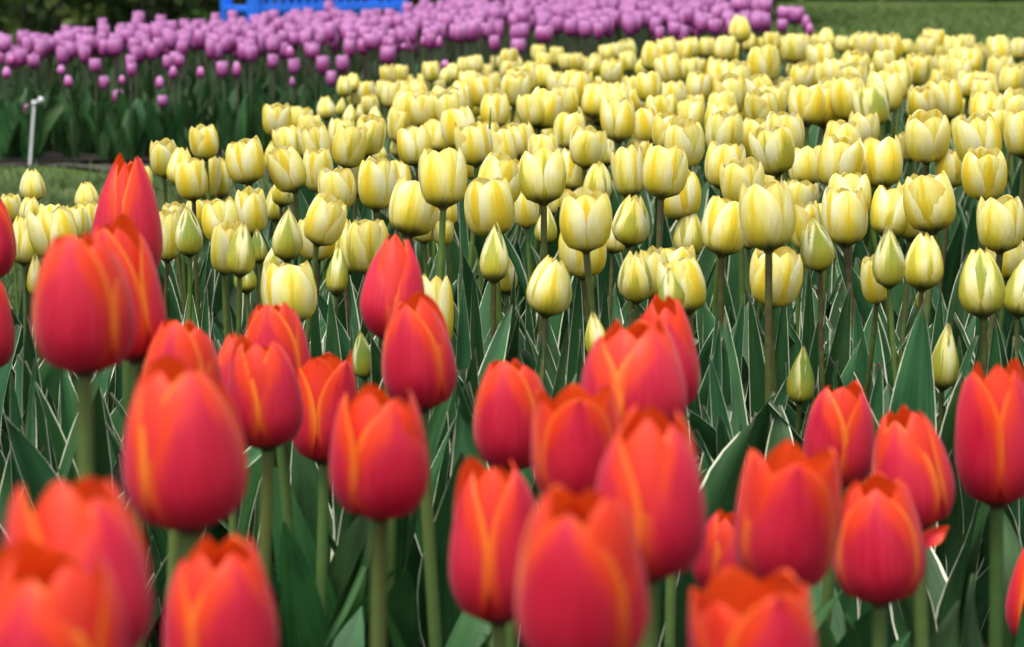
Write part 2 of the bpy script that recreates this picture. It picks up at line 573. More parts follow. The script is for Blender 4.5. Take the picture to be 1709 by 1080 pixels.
def blob_sheet(name, pts, z, mat, seed, jit=.05):
    """a bed outline with a slightly ragged edge"""
    rg = random.Random(seed)
    out = []
    for (x0, y0), (x1, y1) in zip(pts, pts[1:] + pts[:1]):
        n = max(2, int(math.hypot(x1 - x0, y1 - y0) / .12))
        for i in range(n):
            t = i / n
            out.append((x0 + (x1 - x0) * t + rg.uniform(-jit, jit), y0 + (y1 - y0) * t + rg.uniform(-jit, jit)))
    c = (sum(p[0] for p in out) / len(out), sum(p[1] for p in out) / len(out))
    verts = [(c[0], c[1], z)] + [(x, y, z) for x, y in out]
    n = len(out)
    return tag(obj(name, mesh(name, verts, [(0, 1 + i, 1 + (i + 1) % n) for i in range(n)], mat, smooth=False)), kind='structure')


blob_sheet('soil', [(-2.2, .3), (2.2, .3), (2.6, 8.2), (.6, 8.2), (-.5, 6.0), (-.75, 4.6), (-2.2, 4.6)], .008, M_SOIL, 3)
blob_sheet('soil.001', [(-2.6, 7.62), (1.4, 7.75), (1.5, 12.4), (.3, 12.6), (-.6, 10.9), (-2.6, 9.6)], .012, M_SOIL, 4, .04)
blob_sheet('dirt', [(-2.6, 7.58), (-1.35, 7.55), (-1.15, 7.3), (-.8, 7.25), (-.5, 7.4), (-.2, 7.7), (-2.6, 7.7)], .004, M_DIRT, 5, .06)

# ------------------------------------------------------------------ tulips
GRP = {'y': 'yellow tulips in the middle bed', 'r': 'red tulips nearest the viewer', 'p': 'purple tulips in the far bed'}


def make_tulip(species, kind, P, rad, H, phase, label, group=None, green=0.2, nleaf=3, detail=True, tilt=(0, 0), lean=None, leaf_scale=1.0, leaf_dirs=None):
    """one tulip whose flower base is at P; an Empty on the soil parents stem, leaves and flower"""
    name = {'y': 'yellow_tulip', 'r': 'red_tulip', 'p': 'purple_tulip'}[species]
    root = bpy.data.objects.new(name, None)
    col.objects.link(root)
    root.empty_display_size = .03
    lx, ly = lean if lean else (R.gauss(0, .025), R.gauss(0, .025))
    ax = Vector((lx, ly, 1)).normalized()
    h = P.z / ax.z
    b = P - ax * h
    root.location = (b.x, b.y, 0)
    q = Vector((0, 0, 1)).rotation_difference(ax)
    root.rotation_mode = 'QUATERNION'
    root.rotation_quaternion = q
    tag(root, label, {'y': 'yellow tulip', 'r': 'red tulip', 'p': 'purple tulip'}[species], group or GRP[species])
    s = obj('stem', R.choice(STEM[species]), root)
    k = min(1.25, max(.75, rad / .028))
    s.scale = (k, k, h)
    s.rotation_euler = (0, 0, R.uniform(0, 6.28))
    key = {'yo': 'yo', 'yc': 'yc', 'yb': 'yb', 'ro': 'r', 'rc': 'rb', 'rw': 'rw', 'po': 'p', 'pc': 'pc', 'pb': 'pc'}[species + kind]
    frnd = R.random()
    var = R.choice(VAR[key])
    if detail:
        f = obj('flower', CORE, root)
        for outer, pm in var[0]:
            p = obj('petal', pm, f)
            p.color = (green * R.uniform(.8, 1.15), frnd, 0 if outer else 1, 1)
    else:
        f = obj('flower', var[1], root)
        f.color = (green, frnd, .3, 1)
    f.location = (0, 0, h)
    f.scale = (rad, rad, H)
    f.rotation_euler = (radians(tilt[1]), radians(tilt[0]), radians(phase))
    a0 = R.uniform(0, 6.28)
    for i in range(nleaf):
        l = obj('leaf', R.choice(LEAF[species]), root)
        a = a0 + i * 2.4 + R.uniform(-.4, .4)
        if species == 'y' and nleaf > 3:
            a = (-pi / 2 if i % 2 else pi / 2) + R.gauss(0, .7)
        if leaf_dirs:
            a = leaf_dirs[i % len(leaf_dirs)]
        l.rotation_euler = (0, 0, a)
        sc = leaf_scale * R.uniform(.72, 1.05) * (1.0 if i < 3 else .8)
        l.scale = (sc, sc * R.uniform(.85, 1.15), sc)
        l.location = (cos(a) * .004, sin(a) * .004, 0)
    return root


# --- red tulips: (centre x, top, base, width in photograph pixels, phase, tilt, kind, description)
RED = [
 (212, 262, 492, 122, 55, 3, 'c', 'tall red tulip tapering to one point, highest of all the red ones'),
 (140, 388, 628, 168, -8, 0, 'o', 'large rose-red tulip with a broad smooth front petal, below the pointed tall one'),
 (228, 368, 606, 122, -25, -3, 'o', 'red tulip half hidden behind the large rose-red one, orange seam on its side'),
 (-14, 330, 470, 80, 20, 0, 'c', 'red tulip cut by the photo edge, upper of two beside the pale yellow ones'),
 (-22, 460, 624, 94, 40, 0, 'o', 'red tulip cut by the photo edge, lower of two and orange-red'),
 (298, 532, 742, 138, -12, 0, 'o', 'red tulip with orange margins just behind the big fat one with a low side petal'),
 (318, 606, 890, 206, 28, -5, 'o', 'fat crimson tulip leaning, pinkish sheen and a low pointed petal on one side'),
 (388, 556, 690, 70, 10, 0, 'c', 'pinkish red tulip mostly hidden between two clustered red ones'),
 (447, 566, 752, 130, 58, 0, 'o', 'red tulip with a yellow V seam in front, below a darker orange one'),
 (466, 506, 690, 114, -10, 0, 'o', 'orange-red tulip peeping over another, under the pale wide-open yellow one'),
 (540, 590, 776, 114, 52, 0, 'w', 'small orange-red tulip with a frilly dark top, on a thin green stem'),
 (634, 643, 868, 164, 30, 0, 'o', 'round crimson tulip with one curved yellow seam on a straight bare stem'),
 (651, 397, 574, 110, 62, 6, 'c', 'closed red tulip with a central yellow line, above its slightly larger neighbour'),
 (704, 496, 688, 126, -20, -2, 'o', 'deep red tulip standing in front of the closed one with the yellow line'),
 (856, 598, 788, 132, -16, 0, 'o', 'red tulip standing in front of white-edged leaves, left of the rose pair'),
 (1064, 538, 740, 178, 40, 0, 'o', 'rose-pink red tulip with broad smooth petals, front of an overlapping pair'),
 (1124, 496, 690, 108, 15, -6, 'o', 'bright red tulip hidden behind the broad rose-pink one, only its side showing'),
 (962, 652, 850, 152, 5, 0, 'w', 'ragged-topped orange-red tulip wedged between three others'),
 (1083, 683, 972, 190, 52, 0, 'o', 'big blurred crimson tulip with a wide orange V, below the rose-pink pair'),
 (832, 770, 1044, 158, 48, 0, 'o', 'orange-red tulip with a glowing yellow seam, beside the huge bottom one'),
 (968, 802, 1120, 222, -22, 0, 'o', 'huge blurred red tulip cut off at the bottom edge, tallest of the front pair'),
 (145, 797, 1120, 236, 50, 0, 'o', 'huge blurred orange tulip with three peaks, behind the nearest one in the corner'),
 (86, 905, 1235, 252, -15, 0, 'o', 'nearest tulip of all, blurred red and filling the bottom corner'),
 (378, 897, 1165, 194, 35, 0, 'o', 'blurred red tulip at the bottom edge, orange seam, below the fat crimson one'),
 (1303, 748, 992, 176, 0, 0, 'w', 'open red tulip with spread pointed petals and one broad front petal'),
 (1203, 855, 992, 108, 40, 0, 'o', 'small dark orange tulip tucked behind the open one with spread petals'),
 (1396, 638, 815, 120, 60, 0, 'o', 'vivid red tulip with two yellow seams, behind the open spread one'),
 (1534, 684, 888, 138, -25, -3, 'o', 'orange-red tulip leaning outward with a broad yellow seam on its side'),
 (1468, 800, 1012, 154, -8, 0, 'o', 'compact red tulip with a pointed pink front petal, next to the open spread one'),
 (1664, 604, 848, 134, 55, 0, 'o', 'tall dark crimson tulip with a straight orange seam, near the far photo edge'),
 (1266, 966, 1200, 218, 20, 0, 'w', 'blurred orange tulip rising from the bottom edge with rounded tips'),
 (1728, 898, 1080, 112, 15, 0, 'o', 'orange-red tulip sliced by the photo edge near the bottom corner'),
]
RED_DEPTH = {212: 2.35, 228: 1.78, 1064: 1.66, 962: 1.52, 832: 1.44, 1124: 1.95, 318: 1.30, 378: 1.18, 1203: 1.75, 388: 2.0}     # where neighbours hide part of the width
for cx, top, base, wd, phs, tl, kd, lab in RED:
    d = FPX * .060 / wd
    d = RED_DEPTH.get(cx, min(d, 2.35))
    P = at(cx, base, d)
    rad = wd / FPX * d / 2
    H = (base - top) / FPX * d * 1.02
    nl = 4 if d > 1.3 else 3
    make_tulip('r', kd, P, rad * 1.02, H, phs, lab, nleaf=nl, tilt=(tl + R.gauss(0, 2.5), R.gauss(0, 2.5)), leaf_scale=1.0 if d > 1.35 else .85)

# the torn orange petal caught on a leaf below the leaning red tulip
pc = at(1563, 898, 1.72)
rgp = random.Random(3)
V, U, F = leaf_geo((-.009, 0, -.006), (-.004, -.006, .004), (.009, 0, .008), .014, .5, .6, rgp, face=Vector((-.3, -1, .6)))
fp = obj('fallen_petal', mesh('fallen_petal', V, F, M_RED, U))
fp.location = pc
fp.color = (0, .5, 1, 1)
tag(fp, 'torn orange petal caught among leaves below the outward leaning red tulip', 'petal')

# --- yellow tulips: (centre x, top, base, width, kind[, greenness[, description]])
YEL = [
 # left patch in front of the lawn
 (54, 282, 338, 41, 'c', .35, 'yellow tulip standing alone against the lawn beside the small dirt patch'),
 (18, 324, 372, 36, 'o'), (50, 327, 376, 36, 'c', .5), (145, 304, 352, 39, 'c', .3, 'small yellow tulip peeking above the left patch close to the tall pointed red one'),
 (38, 359, 444, 46, 'c', .35, 'pale yellow tulip with a red fleck next to the cut-off red one'), (97, 345, 426, 76, 'o', .35, 'broad pale yellow tulip just above the large rose-red one'),
 (85, 341, 400, 48, 'o'), (122, 344, 402, 45, 'o'), (150, 338, 402, 44, 'o'), (236, 277, 322, 36, 'o'), (58, 420, 498, 28, 'b', .4, 'slim yellow bud squeezed against the large rose-red tulip'),
 (273, 233, 296, 47, 'o', .25, 'yellow tulip at the bed corner, first in the trio above the lawn'), (298, 246, 313, 44, 'c', .4, 'greenish yellow tulip in the middle of the trio above the lawn'), (322, 267, 336, 53, 'o', .1, 'full golden yellow tulip lowest in the trio above the lawn'), (343, 258, 336, 36, 'o'),
 (343, 208, 267, 48, 'o', .1, 'yellow tulip standing highest at the bed corner against dark purple-bed leaves'), (368, 265, 332, 31, 'c', .6), (415, 232, 294, 64, 'o', .15, 'wide flat-topped yellow tulip right of the bed-corner group on a thin dark stem'),
 (292, 338, 386, 42, 'o'), (330, 334, 386, 40, 'o'), (277, 352, 438, 48, 'o', .2), (315, 340, 429, 46, 'b', .85, 'green bud with a dark slit right of the tall pointed red tulip'),
 (338, 350, 425, 34, 'o'), (372, 333, 392, 62, 'o', .15), (420, 315, 393, 53, 'o', .3, 'yellow tulip with rounded shoulder above the leaning green bud'),
 (372, 371, 459, 52, 'o', .3, 'yellow tulip half covered by the leaning green bud'), (398, 367, 464, 47, 'b', .9, 'leaning green and cream bud on a slanted brown stem'), (432, 378, 440, 29, 'b', 1.0), (411, 425, 491, 36, 'b', 1.0, 'plump green bud low behind the slanted brown stem'),
 (477, 344, 437, 50, 'b', .85, 'pointed green bud with cream edges left of the square-topped yellow tulip'), (448, 392, 468, 32, 'b', .6), (457, 313, 370, 30, 'c', .5),
 (527, 324, 410, 64, 'o', .15, 'square-topped yellow tulip with a dark base, right of the pointed green bud'), (530, 362, 426, 62, 'o', .05),
 (577, 367, 462, 42, 'c', .6), (613, 365, 459, 68, 'o', .4, 'yellow tulip with a green leaf tip inside it, behind the closed red one'), (560, 404, 496, 36, 'b', .9, 'narrow green bud left of the tulip holding a green leaf tip'),
 (486, 437, 530, 90, 'o', .2, 'pale wide-open yellow tulip lowest above the cluster of red ones'), (728, 460, 592, 58, 'o', .1, 'pale yellow tulip mostly hidden behind the deep red one'), (608, 547, 634, 36, 'b', 1.0, 'short fat green bud left under the closed red tulip'),
 # middle
 (461, 172, 229, 42, 'o', .25, 'yellow tulip at the bed edge, leftmost of the high row before the purple bed'), (497, 177, 216, 33, 'o'), (517, 190, 236, 38, 'o'), (545, 160, 196, 28, 'c', .2, 'small round yellow tulip alone against the dark leaves of the purple bed'),
 (457, 235, 287, 30, 'c', .4), (484, 211, 269, 48, 'o'), (535, 208, 282, 50, 'o'), (577, 209, 282, 54, 'o'), (492, 241, 321, 58, 'o', .2, 'smooth egg-like yellow tulip with a small dark wedge at its base'), (533, 248, 323, 50, 'o'),
 (612, 193, 259, 50, 'o'), (570, 197, 252, 40, 'o'), (468, 283, 346, 40, 'c', .6), (565, 280, 353, 62, 'o', .15, 'yellow tulip with two rounded front petals left of the streaked cream one'), (627, 264, 352, 64, 'o', .1, 'cream tulip with long streaked petals, between two open yellow ones'),
 (594, 266, 328, 42, 'o'), (672, 268, 332, 40, 'o'), (681, 300, 395, 80, 'o', .25, 'large yellow tulip with three separate peaks, just above the closed red one'), (739, 246, 349, 77, 'o', .2, 'tall smooth yellow tulip on a thick pale green stem'),
 (708, 345, 406, 50, 'o', 0), (745, 330, 380, 42, 'o'), (738, 366, 398, 36, 'o'),
 (668, 178, 242, 43, 'o'), (663, 212, 264, 24, 'b', .5), (696, 210, 277, 57, 'o', .3), (726, 202, 257, 42, 'o'), (770, 180, 242, 58, 'o'), (795, 206, 264, 60, 'o'), (637, 233, 268, 22, 'b', .4),
 (822, 257, 322, 74, 'o', .15), (790, 245, 300, 44, 'o'), (812, 203, 257, 42, 'o'), (843, 212, 285, 49, 'o'), (872, 204, 264, 46, 'o'), (900, 148, 212, 51, 'o', .15, 'yellow tulip with golden edges rising above the far middle rows'),
 (952, 188, 242, 53, 'o'), (908, 223, 278, 50, 'o'), (935, 222, 278, 42, 'o'), (976, 213, 280, 57, 'o'), (908, 250, 342, 76, 'o', .55, 'green-flamed yellow tulip on a straight dark stem above the low closed one'),
 (956, 249, 320, 47, 'o'), (997, 271, 341, 48, 'c', .6, 'half closed greenish bud right behind the one with the broad green flame'), (824, 299, 398, 83, 'o', .1, 'wide golden yellow tulip above the single pointed bud'), (880, 314, 381, 44, 'o', 0),
 (911, 340, 409, 37, 'b', .8), (926, 310, 360, 40, 'o'), (979, 318, 421, 84, 'o', .35, 'big yellow tulip with a squarish cup, low middle, brown stem beneath'), (975, 372, 441, 78, 'o', .05, 'golden yellow tulip hidden behind the big squarish one'), (935, 330, 398, 30, 'c', .5),
 (1049, 324, 412, 61, 'c', .65, 'green-sided yellow tulip with a jagged mouth, beside the big squarish one'), (1022, 370, 424, 42, 'o'), (1052, 245, 332, 52, 'o'), (1104, 243, 330, 74, 'o', .2, 'yellow tulip with two points and a dark base on a long straight stem'),
 (1138, 285, 359, 69, 'o', .05, 'yellow cup leaning outward behind the two-pointed one'), (1064, 234, 284, 42, 'o'), (1034, 162, 238, 56, 'o', .35, 'tall yellow tulip with a green midrib above the centre of the bed'), (1082, 180, 242, 48, 'o'), (1112, 190, 247, 52, 'o'), (1143, 198, 282, 65, 'o', .05),
 (824, 373, 474, 47, 'b', .85, 'single pointed green bud on a slanted stem in front of the bed'), (845, 421, 492, 36, 'b', .8), (910, 427, 530, 72, 'c', .45, 'low closed yellow tulip with a purplish petal edge'), (1012, 218, 278, 24, 'b', .8),
 # right
 (1208, 187, 247, 61, 'o'), (1257, 198, 268, 55, 'o'), (1311, 187, 250, 65, 'o'), (1300, 211, 285, 69, 'o', .6, 'yellow tulip with one dark green stripe down its middle'), (1406, 202, 254, 63, 'o'), (1207, 238, 309, 66, 'o', .2, 'neat cup-shaped yellow tulip with a curled lip, left of the leaning cream one'),
 (1238, 265, 340, 69, 'o', .05, 'leaning cream tulip with golden flames above the tallest-stemmed one'), (1290, 282, 312, 38, 'o'), (1345, 245, 313, 56, 'o'), (1398, 227, 308, 73, 'o', 0, 'plump golden and white tulip to the left of the clean flat-topped cup'), (1476, 228, 302, 73, 'o', .3, 'clean flat-topped yellow cup standing free on the right half'),
 (1330, 300, 352, 56, 'o'), (1310, 299, 342, 42, 'o'), (1285, 303, 421, 91, 'o', .15, 'largest yellow tulip on the longest bare green stem'), (1205, 331, 429, 75, 'o', .35, 'yellow tulip with notched top just left of the largest one'), (1151, 348, 431, 49, 'c', .6, 'slim green-sided yellow tulip touching the notched one'),
 (1250, 360, 416, 42, 'o'), (1350, 336, 422, 54, 'o'), (1383, 338, 410, 52, 'o'), (1371, 350, 454, 55, 'b', .9, 'large green and yellow bud in front of an open tulip, brown stem'), (1415, 312, 412, 75, 'o', .1, 'streaked yellow tulip with thick dark base behind the large green bud'), (1419, 289, 342, 69, 'o'),
 (1480, 313, 398, 63, 'o', .4), (1520, 303, 401, 63, 'o', .1), (1287, 415, 503, 83, 'o', .2, 'yellow tulip crossed by the long bare stem of the largest one'),
 (1063, 418, 507, 59, 'c', .65, 'green-bottomed yellow tulip, first in the low cluster above the rose-pink red one'), (1097, 415, 500, 52, 'o', .1), (1130, 412, 460, 63, 'o', .1), (1150, 431, 526, 77, 'o', .05, 'bright yellow tulip, last in the low cluster above the rose-pink red one'), (1124, 443, 520, 43, 'b', .8, 'pale green bud in front of the low yellow cluster'),
 (999, 519, 600, 38, 'b', .6, 'small yellow-tipped bud poking up left of the rose-pink red tulip'), (1465, 423, 509, 47, 'o', .05), (1487, 373, 482, 53, 'b', .95, 'stout green bud with a dark midline on a thick brown stem'), (1541, 390, 487, 62, 'c', .45, 'yellow tulip half behind the stout green bud'), (1541, 475, 507, 26, 'b', 1.0),
 (1645, 416, 533, 73, 'c', .75, 'tall green-tinted yellow tulip near the far edge above white-edged leaves'), (1700, 430, 532, 58, 'c', .7), (1680, 396, 448, 59, 'o'), (1672, 328, 419, 79, 'o', .35, 'wide yellow tulip above the tall green-tinted one'),
 (1336, 573, 677, 45, 'b', 1.0, 'lowest small green bud with a yellow tip, just above the vivid red tulip'), (1575, 536, 654, 47, 'b', .75, 'twisted green and cream bud beside a broad upright leaf'),
 (1561, 288, 383, 85, 'o', .05, 'wide flaring yellow tulip with golden stripes and a dark base'), (1645, 247, 333, 73, 'o', .05, 'yellow tulip with parallel golden stripes on a long stem near the far edge'), (1588, 248, 314, 55, 'o', .3), (1549, 187, 259, 71, 'o', .05, 'squat cream cup with a golden centre flame, right half of the bed'), (1642, 190, 257, 75, 'o', .1, 'wide cream cup with a patchy golden flame, near the far edge'), (1712, 185, 264, 60, 'o', .3), (1520, 220, 270, 32, 'o'),
 # far rows, left part
 (575, 126, 163, 23, 'c', .4), (587, 121, 152, 23, 'c', .3), (592, 143, 179, 22, 'o'), (612, 135, 169, 25, 'o'), (567, 160, 193, 16, 'b', .5), (582, 171, 197, 22, 'b', .5), (648, 108, 137, 25, 'o'), (668, 108, 137, 23, 'o'),
 (638, 134, 167, 22, 'o'), (652, 135, 182, 31, 'o'), (669, 134, 164, 22, 'o'), (618, 158, 192, 27, 'o'), (627, 172, 208, 24, 'b', .5), (604, 170, 195, 16, 'b', .5), (682, 125, 152, 18, 'o'), (693, 130, 160, 18, 'c'),
 (709, 122, 159, 23, 'o'), (728, 130, 162, 22, 'o'), (730, 143, 177, 25, 'c', .4), (721, 102, 134, 27, 'o'), (742, 112, 142, 19, 'c'), (758, 106, 137, 21, 'o'), (775, 95, 124, 23, 'o'), (794, 92, 122, 25, 'o'),
 (707, 155, 192, 27, 'o'), (767, 135, 178, 41, 'o'), (690, 168, 204, 31, 'o'), (745, 170, 208, 34, 'o', .5), (785, 118, 152, 35, 'o'), (795, 160, 192, 26, 'o'),
 (794, 122, 157, 25, 'o'), (813, 143, 189, 37, 'o'), (833, 150, 187, 19, 'b', .7), (857, 121, 171, 43, 'o'), (828, 120, 160, 25, 'o'), (813, 106, 132, 19, 'o'), (848, 80, 110, 28, 'o'), (864, 92, 120, 20, 'c'), (846, 100, 127, 27, 'o'), (830, 92, 117, 17, 'o'),
 (899, 74, 102, 23, 'o'), (907, 88, 112, 23, 'o'), (928, 77, 110, 21, 'o'), (946, 89, 118, 21, 'o'), (963, 88, 118, 23, 'o'), (975, 95, 122, 17, 'o'), (990, 87, 127, 28, 'c'), (1015, 74, 102, 23, 'o'), (1033, 71, 100, 21, 'o'), (1051, 65, 94, 27, 'o'),
 (1019, 98, 138, 33, 'o'), (884, 102, 127, 21, 'o'), (884, 121, 157, 25, 'o'), (907, 109, 150, 29, 'o'), (928, 118, 160, 31, 'o'), (961, 117, 179, 45, 'o', .3), (868, 162, 197, 29, 'o'), (931, 150, 197, 25, 'c', .7), (946, 175, 197, 21, 'b', .7), (968, 168, 207, 25, 'b', .7),
 (997, 147, 209, 39, 'c', .45), (845, 184, 222, 22, 'o'), (860, 186, 222, 31, 'o'), (824, 186, 217, 19, 'o'), (803, 184, 212, 19, 'o'), (912, 207, 230, 33, 'o'), (982, 124, 157, 25, 'o'), (1004, 127, 152, 21, 'o'), (1030, 137, 164, 35, 'o'), (1040, 150, 187, 31, 'o'),
 # far rows, right part
 (1050, 86, 117, 27, 'o'), (1071, 87, 132, 29, 'c', .3), (1089, 70, 111, 39, 'o'), (1118, 62, 94, 31, 'o'), (1141, 68, 98, 27, 'o'), (1122, 90, 138, 39, 'o'), (1098, 112, 140, 21, 'c'), (1156, 62, 94, 27, 'o'), (1180, 62, 94, 25, 'o'), (1209, 60, 100, 33, 'o'), (1230, 70, 102, 19, 'o'),
 (1237, 24, 66, 33, 'c', .25, 'lone tall yellow tulip sticking up in front of the purple bed'), (1251, 56, 86, 23, 'o'), (1270, 62, 87, 19, 'o'), (1289, 53, 82, 27, 'o'), (1274, 76, 125, 49, 'o', .1), (1193, 96, 148, 33, 'o'), (1162, 120, 163, 39, 'o'), (1155, 95, 124, 31, 'o'), (1174, 98, 122, 19, 'o'),
 (1219, 125, 179, 51, 'o', .45), (1227, 102, 152, 45, 'o'), (1232, 165, 203, 32, 'o', 0), (1124, 135, 172, 39, 'o'), (1090, 139, 167, 27, 'o'), (1068, 143, 177, 37, 'o'), (1105, 157, 197, 47, 'o'), (1147, 168, 212, 43, 'o'), (1160, 157, 184, 35, 'o'), (1200, 170, 208, 49, 'o'), (1275, 149, 202, 55, 'o'), (1276, 124, 160, 45, 'o'), (1062, 124, 152, 35, 'o'), (1066, 166, 204, 31, 'o'),
 (1328, 55, 95, 39, 'o'), (1307, 60, 92, 21, 'o'), (1358, 57, 82, 19, 'o'), (1377, 46, 77, 27, 'c', .2, 'small yellow tulip at the back row standing up against the green lawn'), (1405, 60, 88, 21, 'o'), (1422, 59, 86, 21, 'o'), (1448, 53, 99, 35, 'o'), (1487, 55, 93, 39, 'o'), (1352, 73, 100, 27, 'o'), (1375, 71, 102, 39, 'o'), (1423, 84, 114, 45, 'o'), (1471, 78, 117, 27, 'o'),
 (1348, 87, 114, 25, 'o'), (1325, 97, 117, 23, 'c', .6), (1335, 107, 142, 37, 'o'), (1360, 110, 149, 31, 'o'), (1375, 103, 142, 33, 'o'), (1390, 115, 152, 27, 'o'), (1425, 105, 142, 45, 'o'), (1447, 103, 140, 31, 'o'), (1478, 118, 191, 53, 'o', 0), (1418, 127, 202, 55, 'o', .3, 'rounded yellow tulip with a white sheen next to the green-striped far one'), (1463, 144, 208, 53, 'o', .75, 'far yellow tulip with a wide green stripe and a small leaf at its base'),
 (1347, 141, 205, 53, 'o', .1), (1378, 150, 213, 49, 'o', 0), (1440, 185, 218, 47, 'o', 0), (1313, 130, 172, 35, 'o'), (1490, 95, 127, 27, 'o'),
 (1559, 48, 80, 31, 'o', .05, 'yellow tulip with a golden stripe rising highest from the back row by the lawn'), (1590, 60, 97, 31, 'o'), (1610, 57, 90, 27, 'o'), (1635, 73, 97, 25, 'o'), (1674, 59, 93, 37, 'o', 0, 'pale blocky tulip in the back row near the far edge by the lawn'), (1700, 63, 94, 29, 'o'), (1515, 66, 92, 21, 'o'), (1535, 65, 92, 23, 'o'), (1562, 75, 94, 27, 'o'), (1670, 91, 143, 39, 'o', .05), (1700, 106, 151, 39, 'o'),
 (1505, 100, 132, 41, 'o'), (1530, 88, 120, 41, 'o'), (1555, 90, 117, 27, 'o'), (1580, 90, 117, 31, 'o'), (1600, 97, 124, 37, 'o'), (1625, 100, 127, 27, 'o'), (1560, 115, 142, 31, 'o'), (1615, 118, 157, 35, 'o'), (1585, 113, 137, 27, 'o'), (1533, 143, 203, 43, 'o', .2), (1586, 128, 201, 49, 'o', .2), (1645, 153, 194, 51, 'o'), (1598, 190, 230, 27, 'o'), (1615, 165, 198, 20, 'o'), (1662, 181, 208, 47, 'o'), (1652, 115, 159, 31, 'b', .6), (1690, 150, 192, 47, 'o'), (1520, 120, 152, 31, 'o'),
]
# where a neighbour hides a flower or its stem, how far each one stands
STAND = {(1285, 303): 2.44, (1287, 415): 2.64, (908, 250): 2.74, (911, 340): 2.88, (739, 246): 2.62, (745, 330): 2.84, (738, 366): 2.80, (979, 318): 2.50, (975, 372): 2.68, (1104, 243): 2.84,
         (1130, 412): 2.78, (1097, 415): 2.64, (1063, 418): 2.58, (1150, 431): 2.54, (1124, 443): 2.40, (1371, 350): 2.48, (1487, 373): 2.46, (1541, 390): 2.56, (1465, 423): 2.60, (398, 367): 2.48, (372, 371): 2.60, (527, 324): 2.60, (530, 362): 2.76}
HEADS = []
for e in YEL:
    cx, top, base, wd, kd = e[:5]
    green = e[5] if len(e) > 5 else (R.uniform(0, .5) if kd == 'o' else .55)
    lab = e[6] if len(e) > 6 else None
    yc = (top + base) / 2
    s_plane = (yc + 130) / 6.0
    s_px = wd * {'o': 1.0, 'c': 1.12, 'b': 1.55}[kd]
    s = min(89, max(24, s_plane ** .62 * s_px ** .38))
    d = FPX * .055 / s
    d = STAND.get((cx, top), d)
    P = at(cx, base, d)
    rad = wd / FPX * d / 2 * (1.09 if s > 52 else 1.2)
    H = (base - top) / FPX * d * 1.02
    # heads that stay visible keep a plausible height even where a neighbour hides their base
    H = max(H, rad * 2 * {'o': 1.12, 'c': 1.22, 'b': 1.6}[kd])
    P = at(cx, top, d) - Vector((0, 0, H * .99))
    near = s > 52
    if lab is None:
        row = 'far' if s < 40 else ('middle' if s < 58 else 'front')
        what = {'o': 'open yellow tulip', 'c': 'half closed yellow tulip', 'b': 'green tinged yellow bud'}[kd]
        lab = {'far': what + ' among the small blurred ones at the back of the bed',
               'middle': what + ' packed into the middle rows of the bed',
               'front': what + ' partly covered by its neighbours in the front rows'}[row]
        grp = 'yellow tulips, ' + row + ' rows, ' + what
    else:
        grp = None
    nl = 5 if s > 70 else 4 if s > 50 else 3 if s > 36 else 2
    t = make_tulip('y', kd, P, rad, H, R.uniform(-60, 60), lab, grp, green, nl, detail=s > 36, tilt=(R.gauss(0, 6), R.gauss(0, 6)), leaf_scale=1.0)
    HEADS.append((cx, d, t))

# a few more heads that fill the gaps of the far rows
for i in range(32):
    px = R.uniform(640, 1700)
    lo = 175 - 115 * min(1, (px - 560) / 600.0)
    yc = R.uniform(max(75, lo + 12), 185)
    s = max(28, (yc + 130) / 6.0)
    d = FPX * .055 / s
    P = at(px, yc + s * .62, d + .05)
    make_tulip('y', 'o', P, .0285, .064, R.uniform(-60, 60), 'open yellow tulip among the small blurred ones at the back of the bed', 'yellow tulips, far rows, open yellow tulip', R.uniform(0, .3), 2, detail=False, tilt=(R.gauss(0, 6), R.gauss(0, 6)))

# the bed goes on beyond the frame: one mass of the remaining yellow tulips
mass2 = {M_Y: ([], [], []), M_LY: ([], [], []), M_SY: ([], [], [])}


def into(masses, me, mat, mtx):
    V, U, F = masses[mat]
    o = len(V)
    V.extend(mtx @ v.co for v in me.vertices)
    uv = [None] * len(me.vertices)
    for lp in me.loops:
        uv[lp.vertex_index] = tuple(me.uv_layers[0].data[lp.index].uv)
    U.extend(uv)
    F.extend(tuple(i + o for i in p.vertices) for p in me.polygons)


r2 = random.Random(88)
for side in (1, -1):
    y = 2.55
    while y < (7.6 if side > 0 else 4.4):
        x0 = .245 * y
        while x0 < .245 * y + (.85 if side > 0 else .6):
            X, Y, z = side * (x0 + r2.uniform(-.03, .03)), y + r2.uniform(-.06, .06), r2.gauss(.40, .02)
            rr = r2.uniform(.024, .030)
            into(mass2, r2.choice(VAR['yo'])[1], M_Y, Matrix.Translation((X, Y, z)) @ Matrix.Rotation(r2.uniform(0, 6), 4, 'Z') @ Matrix.Diagonal((rr, rr, rr * 2.3, 1)))
            into(mass2, r2.choice(STEM['y']), M_SY, Matrix.Translation((X, Y, 0)) @ Matrix.Diagonal((1, 1, z, 1)))
            for q in range(2):
                into(mass2, r2.choice(LEAF['y']), M_LY, Matrix.Translation((X, Y, 0)) @ Matrix.Rotation(r2.uniform(0, 6.28), 4, 'Z'))
            x0 += .15
        y += .17
V, U, F, fm = [], [], [], []
for i, mt in enumerate(mass2):
    o = len(V)
    V += mass2[mt][0]
    U += mass2[mt][1]
    F += [tuple(k + o for k in f) for f in mass2[mt][2]]
    fm += [i] * len(mass2[mt][2])
me = mesh('yellow_tulips', V, F, M_Y, U)
me.materials.append(M_LY)
me.materials.append(M_SY)
me.polygons.foreach_set('material_index', fm)
ym = tag(obj('yellow_tulips', me), kind='stuff')
ym.color = (.2, .5, .3, 1)

